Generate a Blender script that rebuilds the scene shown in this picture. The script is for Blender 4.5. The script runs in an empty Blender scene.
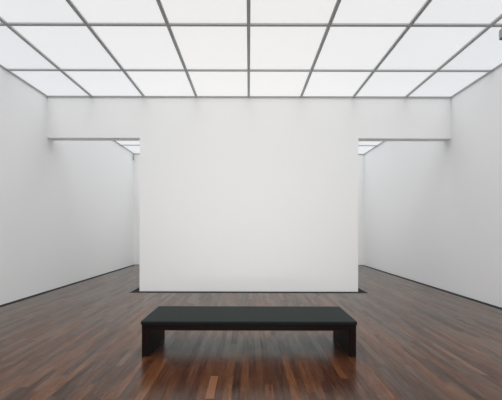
import bpy, bmesh, math
from mathutils import Vector, Matrix
S = bpy.context.scene
COL = S.collection

# ------------------------------------------------------------------ camera, world, exposure
CAM_H = 1.55
cam = bpy.data.cameras.new('camera')
cam.sensor_fit = 'HORIZONTAL'; cam.sensor_width = 36.0
cam.lens = 287.0 / 502.0 * 36.0
cam.shift_x = 2.1 / 502.0
cam.shift_y = 29.6 / 502.0
cam.clip_start = 0.05; cam.clip_end = 100
cam_o = bpy.data.objects.new('camera', cam); COL.objects.link(cam_o)
cam_o.location = (0.0, 0.0, CAM_H)
cam_o.rotation_euler = (math.radians(90), math.radians(-0.13), 0)
S.camera = cam_o

w = bpy.data.worlds.new('world'); S.world = w; w.use_nodes = True
w.node_tree.nodes['Background'].inputs['Color'].default_value = (0.8, 0.85, 0.9, 1)
w.node_tree.nodes['Background'].inputs['Strength'].default_value = 0.3

S.view_settings.view_transform = 'Standard'
S.view_settings.look = 'None'
S.view_settings.gamma = 1.0
S.view_settings.use_curve_mapping = False
S.view_settings.exposure = 0.0
FILL = 25.0  # power of the added fill lamp behind the viewer
PANEL_STRENGTH = 0.735
SPREAD = 95.0          # its cone, degrees
DOWN = 4.25             # W/m2 of the downward beam of the ceiling
try:
    S.cycles.use_denoising = True; S.cycles.use_adaptive_sampling = False
    S.cycles.max_bounces = 16; S.cycles.diffuse_bounces = 14; S.cycles.glossy_bounces = 6
except Exception:
    pass

# ------------------------------------------------------------------ dimensions (metres)
HALF = 5.06            # half width of the hall
CEIL = 4.885           # underside of the luminous panels
FACE = 7.19            # front face of the central wall and of the lintels
BACK = 12.62           # far wall
NEAR = -4.69           # wall behind the viewer
BX = 2.738             # half width of the central wall
BDEPTH = 1.7           # its depth
SOFFIT = 3.842         # underside of the lintels
LINT = 0.235            # lintel thickness
PX = 1.308             # panel pitch across
PY = 1.335             # panel pitch along
ROW0 = 5.99            # a bar of the grid
SLOT = 0.155           # width of the floor grilles at the outer walls
CSLOT = 0.185           # and of the one around the central wall

# ------------------------------------------------------------------ the downward beam of the luminous ceiling
def ceiling_lamp(x0, x1, y0, y1):
    L = bpy.data.lights.new('ceiling_lamp', 'AREA'); L.shape = 'RECTANGLE'
    L.size = x1 - x0; L.size_y = y1 - y0
    L.energy = DOWN * L.size * L.size_y
    L.spread = math.radians(SPREAD)
    L.color = (0.975, 0.995, 1.0)
    o = bpy.data.objects.new('ceiling_lamp', L); COL.objects.link(o)
    o.location = ((x0 + x1)/2, (y0 + y1)/2, CEIL - 0.004)
e = 0.03
ceiling_lamp(-HALF + e, HALF - e, NEAR + e, FACE - e)
ceiling_lamp(-HALF + e, HALF - e, FACE + BDEPTH + e, BACK - e)
ceiling_lamp(-HALF + e, -BX - e, FACE + LINT + e, FACE + BDEPTH)
ceiling_lamp(BX + e, HALF - e, FACE + LINT + e, FACE + BDEPTH)

# added fill lamp, unseen behind the viewer, to brighten the central wall
D = bpy.data.lights.new('fill_lamp', 'AREA'); D.shape = 'RECTANGLE'
D.size, D.size_y = 3.4, 2.6
D.energy = FILL; D.spread = math.radians(48); D.color = (0.985, 1.0, 0.99)
do = bpy.data.objects.new('fill_lamp', D); COL.objects.link(do)
do.location = (0, NEAR + 0.02, 1.7); do.rotation_euler = (math.radians(90), 0, 0)

# ------------------------------------------------------------------ helpers
def box(bm, x0, x1, y0, y1, z0, z1):
    v = [bm.verts.new(p) for p in ((x0,y0,z0),(x1,y0,z0),(x1,y1,z0),(x0,y1,z0),(x0,y0,z1),(x1,y0,z1),(x1,y1,z1),(x0,y1,z1))]
    for f in ((3,2,1,0),(4,5,6,7),(0,1,5,4),(1,2,6,5),(2,3,7,6),(3,0,4,7)):
        bm.faces.new([v[i] for i in f])
    return v

def lathe(bm, prof, cx=0, cy=0, n=24):
    rings = []
    for r, z in prof:
        rings.append([bm.verts.new((cx + r*math.cos(2*math.pi*k/n), cy + r*math.sin(2*math.pi*k/n), z)) for k in range(n)])
    for a, b in zip(rings, rings[1:]):
        for k in range(n):
            bm.faces.new((a[k], a[(k+1) % n], b[(k+1) % n], b[k]))
    bm.faces.new(list(reversed(rings[0]))); bm.faces.new(rings[-1])

def obj(name, bm, mat, parent=None, bevel=0, seg=2, smooth=False):
    bmesh.ops.recalc_face_normals(bm, faces=bm.faces[:])
    if bevel:
        bmesh.ops.bevel(bm, geom=bm.edges[:], offset=bevel, segments=seg, profile=0.5, affect='EDGES')
    me = bpy.data.meshes.new(name); bm.to_mesh(me); bm.free()
    me.materials.append(mat)
    if smooth:
        for p in me.polygons: p.use_smooth = True
    o = bpy.data.objects.new(name, me); COL.objects.link(o)
    if parent is not None: o.parent = parent
    return o

def struct(name, bm, mat, **k):
    o = obj(name, bm, mat, **k); o['kind'] = 'structure'; return o

def tag(o, label, cat, group=None):
    o['label'] = label; o['category'] = cat
    if group: o['group'] = group
    return o

def thing(name, label, cat, loc=(0, 0, 0), rz=0, group=None):
    o = bpy.data.objects.new(name, None); COL.objects.link(o)
    o.location = loc; o.rotation_euler = (0, 0, rz); o.empty_display_size = 0.1
    return tag(o, label, cat, group)

# ------------------------------------------------------------------ materials
def new_mat(name):
    m = bpy.data.materials.new(name); m.use_nodes = True
    nt = m.node_tree
    return m, nt, nt.nodes['Principled BSDF']

def simple(name, col, rough, metal=0.0, bump=0.0, scale=40, var=0.0, spec=0.5):
    m, nt, b = new_mat(name)
    b.inputs['Roughness'].default_value = rough; b.inputs['Metallic'].default_value = metal
    b.inputs['Specular IOR Level'].default_value = spec
    tc = nt.nodes.new('ShaderNodeTexCoord')
    n = nt.nodes.new('ShaderNodeTexNoise'); n.inputs['Scale'].default_value = scale; n.inputs['Detail'].default_value = 4
    nt.links.new(tc.outputs['Object'], n.inputs['Vector'])
    mx = nt.nodes.new('ShaderNodeMix'); mx.data_type = 'RGBA'
    mx.inputs[6].default_value = tuple(c*(1-var) for c in col) + (1,)
    mx.inputs[7].default_value = tuple(min(1, c*(1+var)) for c in col) + (1,)
    nt.links.new(n.outputs['Fac'], mx.inputs[0]); nt.links.new(mx.outputs[2], b.inputs['Base Color'])
    if bump:
        bp = nt.nodes.new('ShaderNodeBump'); bp.inputs['Strength'].default_value = bump; bp.inputs['Distance'].default_value = 0.004
        nt.links.new(n.outputs['Fac'], bp.inputs['Height']); nt.links.new(bp.outputs['Normal'], b.inputs['Normal'])
    return m

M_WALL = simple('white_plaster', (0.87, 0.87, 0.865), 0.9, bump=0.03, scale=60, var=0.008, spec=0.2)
M_SIDE = simple('white_plaster_dimmed', (0.835, 0.84, 0.845), 0.9, bump=0.03, scale=60, var=0.008, spec=0.2)  # same white plaster, with the side walls' dimmer light put into the colour
M_GRID = simple('grey_aluminium', (0.43, 0.445, 0.445), 0.5, bump=0, scale=30, var=0.06)
M_BLACK = simple('black_metal', (0.016, 0.017, 0.017), 0.6, scale=80, var=0.2, spec=0.3)
M_PIT = simple('dark_channel', (0.008, 0.008, 0.008), 0.9, spec=0.1)
M_LEATHER = simple('green_black_leather', (0.0062, 0.0092, 0.0082), 0.62, bump=0.25, scale=9, var=0.3, spec=0.12)
M_DARKWOOD = simple('espresso_wood', (0.0085, 0.0032, 0.0028), 0.5, bump=0.05, scale=25, var=0.3, spec=0.12)
M_FIX = simple('grey_fixture', (0.38, 0.39, 0.40), 0.5, scale=30, var=0.05)
M_FIXD = simple('dark_fixture', (0.03, 0.03, 0.03), 0.4, scale=30, var=0.05)

def panel_mat(name, col, strength):
    m, nt, b = new_mat(name)
    b.inputs['Base Color'].default_value = (0.35, 0.355, 0.36, 1)
    b.inputs['Roughness'].default_value = 0.7
    b.inputs['Specular IOR Level'].default_value = 0.2
    b.inputs['Emission Color'].default_value = col + (1,)
    b.inputs['Emission Strength'].default_value = strength
    m.cycles.emission_sampling = 'NONE'   # broad emitters: found by the bounces
    return m
M_PANEL = [panel_mat('frosted_panel_middle', (1.0, 0.995, 0.99), PANEL_STRENGTH),
           panel_mat('frosted_panel_middle_outer', (0.985, 0.99, 0.995), PANEL_STRENGTH),
           panel_mat('frosted_panel_side', (0.965, 0.98, 1.0), PANEL_STRENGTH*0.97),
           panel_mat('frosted_panel_edge', (0.94, 0.965, 1.0), PANEL_STRENGTH*0.92)]

def wood_floor():
    m, nt, b = new_mat('strip_parquet')
    N, L = nt.nodes.new, nt.links.new
    def math_(op, a, c=None):
        n = N('ShaderNodeMath'); n.operation = op
        for i, v in enumerate((a, c)):
            if v is None: continue
            if isinstance(v, (int, float)): n.inputs[i].default_value = v
            else: L(v, n.inputs[i])
        return n.outputs[0]
    tc = N('ShaderNodeTexCoord'); sp = N('ShaderNodeSeparateXYZ'); L(tc.outputs['Object'], sp.inputs[0])
    W, LEN = 0.08, 0.85
    xs = math_('DIVIDE', math_('ADD', sp.outputs[0], 90.4), W)
    row = math_('FLOOR', xs); fx = math_('FRACT', xs)
    wn = N('ShaderNodeTexWhiteNoise'); wn.noise_dimensions = '1D'; L(row, wn.inputs['W'])
    ys = math_('ADD', math_('DIVIDE', math_('ADD', sp.outputs[1], 50.0), LEN), math_('MULTIPLY', wn.outputs['Value'], 7.31))
    brd = math_('FLOOR', ys); fy = math_('FRACT', ys)
    cv = N('ShaderNodeCombineXYZ'); L(row, cv.inputs[0]); L(brd, cv.inputs[1])
    w2 = N('ShaderNodeTexWhiteNoise'); w2.noise_dimensions = '2D'; L(cv.outputs[0], w2.inputs['Vector'])
    # grain, stretched along the strips and shifted per strip
    gx = math_('MULTIPLY', sp.outputs[0], 42.0); gy = math_('MULTIPLY', sp.outputs[1], 3.4)
    gz = math_('MULTIPLY', w2.outputs['Value'], 37.0)
    gv = N('ShaderNodeCombineXYZ'); L(gx, gv.inputs[0]); L(gy, gv.inputs[1]); L(gz, gv.inputs[2])
    gr = N('ShaderNodeTexNoise'); gr.inputs['Scale'].default_value = 1.0; gr.inputs['Detail'].default_value = 5; gr.inputs['Roughness'].default_value = 0.6
    L(gv.outputs[0], gr.inputs['Vector'])
    t = math_('ADD', math_('MULTIPLY', w2.outputs['Value'], 0.56), math_('MULTIPLY', math_('SUBTRACT', gr.outputs['Fac'], 0.34), 0.9))
    cr = N('ShaderNodeValToRGB'); L(t, cr.inputs[0])
    e = cr.color_ramp.elements
    e[0].position = 0.0; e[0].color = (0.014, 0.0048, 0.0030, 1)
    e[1].position = 1.0; e[1].color = (0.190, 0.074, 0.028, 1)
    for p, c in ((0.2, (0.030, 0.0102, 0.0056)), (0.5, (0.054, 0.0185, 0.0085)), (0.76, (0.086, 0.031, 0.0135))):
        k = e.new(p); k.color = c + (1,)
    # one pale strip that was let in later, in front of the bench
    inx = math_('MULTIPLY', math_('GREATER_THAN', sp.outputs[0], -0.4), math_('LESS_THAN', sp.outputs[0], -0.32))
    iny = math_('MULTIPLY', math_('GREATER_THAN', sp.outputs[1], 2.63), math_('LESS_THAN', sp.outputs[1], 3.04))
    pale = N('ShaderNodeMix'); pale.data_type = 'RGBA'
    L(math_('MULTIPLY', inx, iny), pale.inputs[0]); L(cr.outputs[0], pale.inputs[6]); pale.inputs[7].default_value = (0.125, 0.050, 0.026, 1)
    # joints between strips
    jx = math_('MINIMUM', fx, math_('SUBTRACT', 1.0, fx))
    jy = math_('MINIMUM', fy, math_('SUBTRACT', 1.0, fy))
    j = math_('MINIMUM', math_('DIVIDE', jx, 0.016), math_('DIVIDE', jy, 0.0018))
    j = math_('MINIMUM', j, 1.0)
    mx = N('ShaderNodeMix'); mx.data_type = 'RGBA'
    mx.inputs[6].default_value = (0.010, 0.006, 0.005, 1)
    L(math_('ADD', math_('MULTIPLY', j, 0.7), 0.3), mx.inputs[0]); L(pale.outputs[2], mx.inputs[7])
    L(mx.outputs[2], b.inputs['Base Color'])
    ro = math_('ADD', 0.18, math_('MULTIPLY', gr.outputs['Fac'], 0.12))
    L(ro, b.inputs['Roughness'])
    b.inputs['Specular Tint'].default_value = (0.87, 1.0, 0.90, 1)
    bp = N('ShaderNodeBump'); bp.inputs['Strength'].default_value = 0.12; bp.inputs['Distance'].default_value = 0.002
    L(math_('ADD', j, math_('MULTIPLY', gr.outputs['Fac'], 0.12)), bp.inputs['Height']); L(bp.outputs['Normal'], b.inputs['Normal'])
    # each strip took the oil differently: some are duller than others
    w3 = N('ShaderNodeTexWhiteNoise'); w3.noise_dimensions = '3D'
    c3 = N('ShaderNodeCombineXYZ'); L(row, c3.inputs[0]); L(brd, c3.inputs[1]); c3.inputs[2].default_value = 5.5
    L(c3.outputs[0], w3.inputs['Vector'])
    sl = math_('ADD', math_('MULTIPLY', w3.outputs['Value'], 0.34), math_('ADD', -0.24, math_('MULTIPLY', gr.outputs['Fac'], 1.05)))
    L(math_('MULTIPLY', sl, math_('ADD', 0.25, math_('MULTIPLY', j, 0.75))), b.inputs['Coat Weight'])
    b.inputs['Specular IOR Level'].default_value = 0.15
    b.inputs['Coat IOR'].default_value = 1.55
    b.inputs['Coat Tint'].default_value = (0.90, 1.0, 0.95, 1)
    L(ro, b.inputs['Coat Roughness']); L(bp.outputs['Normal'], b.inputs['Coat Normal'])
    return m
M_FLOOR = wood_floor()

# ------------------------------------------------------------------ the room
T = 0.2
TOP = CEIL + 0.45
# floor: slabs that leave the grille slots open
bm = bmesh.new()
xs = [-HALF - T, -HALF, -HALF + SLOT, -BX - CSLOT, -BX, BX, BX + CSLOT, HALF - SLOT, HALF, HALF + T]
ys = [NEAR - T, NEAR, FACE - CSLOT, FACE, FACE + BDEPTH, FACE + BDEPTH + CSLOT, BACK - SLOT, BACK, BACK + T]
def is_slot(cx, cy):
    if abs(cx) > HALF or cy < NEAR or cy > BACK: return False
    if abs(cx) > HALF - SLOT or cy > BACK - SLOT: return True
    inner = abs(cx) < BX and FACE < cy < FACE + BDEPTH
    outer = abs(cx) < BX + CSLOT and FACE - CSLOT < cy < FACE + BDEPTH + CSLOT
    return outer and not inner
for x0, x1 in zip(xs, xs[1:]):
    for y0, y1 in zip(ys, ys[1:]):
        box(bm, x0, x1, y0, y1, -0.12, -0.06 if is_slot((x0+x1)/2, (y0+y1)/2) else 0.0)
struct('floor', bm, M_FLOOR)

def wall(name, x0, x1, y0, y1, z0, z1, mat):
    bm = bmesh.new(); box(bm, x0, x1, y0, y1, z0, z1); return struct(name, bm, mat)
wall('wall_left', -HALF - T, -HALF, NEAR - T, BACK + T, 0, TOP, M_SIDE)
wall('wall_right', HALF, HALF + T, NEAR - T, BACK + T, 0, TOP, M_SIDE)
wall('wall_back', -HALF, HALF, BACK, BACK + T, 0, TOP, M_WALL)
wall('wall_near', -HALF, HALF, NEAR - T, NEAR, 0, TOP, M_WALL)
wall('wall_center', -BX, BX, FACE, FACE + BDEPTH, 0, TOP, M_WALL)
wall('wall_lintel_left', -HALF, -BX, FACE, FACE + LINT, SOFFIT, TOP, M_WALL)
wall('wall_lintel_right', BX, HALF, FACE, FACE + LINT, SOFFIT, TOP, M_WALL)
wall('ceiling', -HALF - T, HALF + T, NEAR - T, BACK + T, TOP, TOP + 0.15, M_WALL)

# ------------------------------------------------------------------ luminous ceiling
BAR_W, BAR_D = 0.056, 0.03
def lines(a, b):
    k0 = math.ceil((a - ROW0) / PY - 1e-6)
    out = []
    y = ROW0 + k0*PY
    while y < b - 0.15:
        if y > a + 0.15: out.append(y)
        y += PY
    return out
xl = [k*PX - 0.012 for k in range(-3, 4)]
def grid(name, y0, y1, cut=None):
    """ceiling bars of one hall as one grid; cut = (half width, y) of the central wall"""
    bm = bmesh.new()
    z0, z1 = CEIL - BAR_D, CEIL + 0.05
    h = BAR_W/2
    P = 0.022
    yl = lines(y0, y1)
    for x in xl:
        ya = y0 + P
        if cut and abs(x) < cut[0]: ya = cut[1] + P
        box(bm, x - h, x + h, ya, y1 - P, z0, z1)
    for y in yl:
        ed = [-HALF + P] + [c for x in xl for c in (x - h, x + h)] + [HALF - P]
        for a, b_ in zip(ed[::2], ed[1::2]):
            if cut and y < cut[1]:
                if abs((a + b_)/2) < cut[0] - 0.1: 
                    continue
                a, b_ = (cut[0] + P, b_) if a > 0 and a < cut[0] else (a, -cut[0] - P if b_ < 0 and b_ > -cut[0] else b_)
            box(bm, a, b_, y - h*0.8, y + h*0.8, z0 + 0.004, z1)
    for s in (-1, 1):
        xa, xb = sorted((s*HALF, s*(HALF - P)))
        box(bm, xa, xb, y0, y1, z0, z1)
    for ya, yb in ((y0, y0 + P), (y1 - P, y1)):
        if cut and ya == y0:
            box(bm, -HALF + P, -cut[0], ya, yb, z0, z1); box(bm, cut[0], HALF - P, ya, yb, z0, z1)
        else:
            box(bm, -HALF + P, HALF - P, ya, yb, z0, z1)
    return struct(name, bm, M_GRID)
grid('trim_1', NEAR, FACE)
grid('trim_2', FACE + LINT, BACK, (BX, FACE + BDEPTH))

ORD = ['first', 'second', 'third', 'fourth', 'fifth', 'sixth', 'seventh', 'eighth', 'ninth', 'tenth']
COLS = ['beside left wall', 'second from left wall', 'third from left wall', 'left of middle bar',
        'right of middle bar', 'third from right wall', 'second from right wall', 'beside right wall']
GAP = BAR_W/2
def panel(x0, x1, y0, y1, ci, label, group):
    bm = bmesh.new()
    box(bm, x0, x1, y0, y1, CEIL, CEIL + 0.012)
    m = M_PANEL[{0: 3, 1: 2, 2: 1, 3: 0, 4: 0, 5: 1, 6: 2, 7: 3}[ci]]
    o = obj('light_panel', bm, m); o['kind'] = 'thing'
    c = Vector(((x0+x1)/2, (y0+y1)/2, CEIL))
    o.data.transform(Matrix.Translation(-c)); o.location = c
    return tag(o, label, 'light panel', group)
xe = [-HALF + 0.0] + xl + [HALF]
def panels(y0, y1, far):
    yl = [y0] + lines(y0, y1) + [y1]
    rows = list(zip(yl, yl[1:]))
    if not far: rows.reverse()
    for r, (ya, yb) in enumerate(rows):
        for c, (xa, xb) in enumerate(zip(xe, xe[1:])):
            pa = 0.022 if c == 0 else GAP
            pb = 0.022 if c == 7 else GAP
            qa = 0.022 if ya == y0 else GAP*0.8
            qb = 0.022 if yb == y1 else GAP*0.8
            x0, x1, b0 = xa + pa, xb - pb, ya + qa
            if far:
                if yb - qb < FACE + BDEPTH + 0.1 and -BX < (x0+x1)/2 < BX and not (c in (1, 6)):
                    continue
                if ya < FACE + BDEPTH and abs((xa+xb)/2) < BX - 0.1:
                    b0 = max(b0, FACE + BDEPTH + 0.022)
                    if yb - qb - b0 < 0.1: continue
                elif ya < FACE + BDEPTH:
                    if xb > -BX and xa < -BX: x1 = -BX
                    if xa < BX and xb > BX: x0 = BX
                lab = 'glowing panel beyond the lintels, %s, %s row from far wall' % (COLS[c], ORD[len(rows) - 1 - r])
                grp = 'ceiling panels of the far space'
            else:
                wh = 'in row touching central wall' if r == 0 else '%s row out from central wall' % ORD[r]
                lab = 'glowing ceiling panel %s, %s' % (wh, COLS[c])
                grp = 'luminous ceiling panels over the bench hall'
            panel(x0, x1, b0, yb - qb, c, lab, grp)
panels(NEAR, FACE, False)
panels(FACE + LINT, BACK, True)

# ------------------------------------------------------------------ floor grilles
def grille(label, runs):
    """runs: list of (x0, x1, y0, y1) rectangles of one grille"""
    cx = sum((r[0]+r[1])/2 for r in runs)/len(runs); cy = sum((r[2]+r[3])/2 for r in runs)/len(runs)
    t = thing('floor_grille', label, 'floor grille', (cx, cy, -0.06), group='black floor grilles at the wall feet')
    pit, bars = bmesh.new(), bmesh.new()
    for x0, x1, y0, y1 in runs:
        x0 -= cx; x1 -= cx; y0 -= cy; y1 -= cy
        e = 0.002
        box(pit, x0 + e, x1 - e, y0 + e, y1 - e, 0.0005, 0.006)
        n = 5; bw = 0.014
        for k in range(n):
            f = (k + 0.5)/n
            if x1 - x0 < y1 - y0:
                c = x0 + (x1 - x0)*f; box(bars, c - bw/2, c + bw/2, y0 + e, y1 - e, 0.03, 0.058)
            else:
                c = y0 + (y1 - y0)*f; box(bars, x0 + e, x1 - e, c - bw/2, c + bw/2, 0.03, 0.058)
        # cross ties that carry the bars
        along_y = x1 - x0 < y1 - y0
        ln = (y1 - y0) if along_y else (x1 - x0)
        m = max(2, int(ln/0.8))
        for k in range(m):
            p = 0.05 + (ln - 0.1)*k/(m - 1)
            if along_y: box(bars, x0 + e, x1 - e, y0 + p - 0.006, y0 + p + 0.006, 0.006, 0.032)
            else: box(bars, x0 + p - 0.006, x0 + p + 0.006, y0 + e, y1 - e, 0.006, 0.032)
    obj('channel', pit, M_PIT, t)
    obj('grating', bars, M_BLACK, t)
grille('long black slotted floor grille along the foot of the left wall', [(-HALF, -HALF + SLOT, NEAR, BACK)])
grille('long black slotted floor grille along the foot of the right wall', [(HALF - SLOT, HALF, NEAR, BACK)])
grille('black slotted floor grille along the foot of the far wall', [(-HALF + SLOT, HALF - SLOT, BACK - SLOT, BACK)])
grille('black slotted floor grille ringing the white central wall behind the bench',
       [(-BX - CSLOT, BX + CSLOT, FACE - CSLOT, FACE), (-BX - CSLOT, BX + CSLOT, FACE + BDEPTH, FACE + BDEPTH + CSLOT),
        (-BX - CSLOT, -BX, FACE, FACE + BDEPTH), (BX, BX + CSLOT, FACE, FACE + BDEPTH)])

# ------------------------------------------------------------------ the bench
BL, BW = 2.638, 0.695
BENCH_Y = 3.485 + BW/2
bench = thing('bench', 'long low dark bench with a flat black leather cushion on two slab legs', 'bench', (0.004, BENCH_Y, 0))
# cushion: a slab with soft rounded edges and a faintly sagging top
bm = bmesh.new()
x1, y1 = BL/2, BW/2
box(bm, -x1, x1, -y1, y1, 0.386, 0.436)
bmesh.ops.recalc_face_normals(bm, faces=bm.faces[:])
bmesh.ops.bevel(bm, geom=bm.edges[:], offset=0.016, segments=4, profile=0.5, affect='EDGES')
cush = obj('cushion', bm, M_LEATHER, bench)
cush['label'] = 'flat black leather cushion'
for p in cush.data.polygons: p.use_smooth = True
try:
    md = cush.modifiers.new('wn', 'WEIGHTED_NORMAL'); md.keep_sharp = True
except Exception:
    pass
# piping along the lower seam of the cushion
bm = bmesh.new()
for s in (-1, 1):
    box(bm, -x1 + 0.014, x1 - 0.014, s*(y1 + 0.001) - 0.003, s*(y1 + 0.001) + 0.003, 0.396, 0.401)
    box(bm, s*(x1 + 0.001) - 0.003, s*(x1 + 0.001) + 0.003, -y1 + 0.014, y1 - 0.014, 0.396, 0.401)
obj('piping', bm, M_LEATHER, cush)
IN = 0.012
xa, ya = x1 - IN, y1 - IN
LEG = 0.085
bm = bmesh.new()
box(bm, -xa, xa, -ya, ya, 0.362, 0.386)                          # board under the cushion
obj('seat_board', bm, M_DARKWOOD, bench, bevel=0.002)
for s in (-1, 1):
    bm = bmesh.new()
    yy = sorted((s*ya, s*(ya - 0.03)))
    box(bm, -xa + LEG, xa - LEG, yy[0], yy[1], 0.318, 0.362)
    obj('apron', bm, M_DARKWOOD, bench, bevel=0.002)
    bm = bmesh.new()
    xx = sorted((s*xa, s*(xa - LEG)))
    box(bm, xx[0], xx[1], -ya, ya, 0.0, 0.362)
    obj('leg', bm, M_DARKWOOD, bench, bevel=0.003)

# ------------------------------------------------------------------ small fixtures under the ceiling
def fixture(loc, r, h, label):
    t = thing('ceiling_fixture', label, 'ceiling fixture', loc)
    bm = bmesh.new(); lathe(bm, [(r*0.45, -0.05), (r*0.45, 0.0)]); obj('stem', bm, M_FIX, t)
    bm = bmesh.new(); lathe(bm, [(r*0.92, -h), (r, -h + 0.01), (r, -0.055), (r*0.9, -0.045)]); obj('housing', bm, M_FIX, t, smooth=False)
    bm = bmesh.new(); lathe(bm, [(r*0.7, -h - 0.004), (r*0.7, -h)]); obj('lens', bm, M_FIXD, t)
fixture((4.125, 4.66, CEIL - BAR_D), 0.055, 0.19, 'small grey fixture hanging from the ceiling grid near the right wall')
fixture((-HALF + 0.05, BACK - 0.18, CEIL - BAR_D), 0.03, 0.3, 'thin grey fixture hanging in the far left ceiling corner')
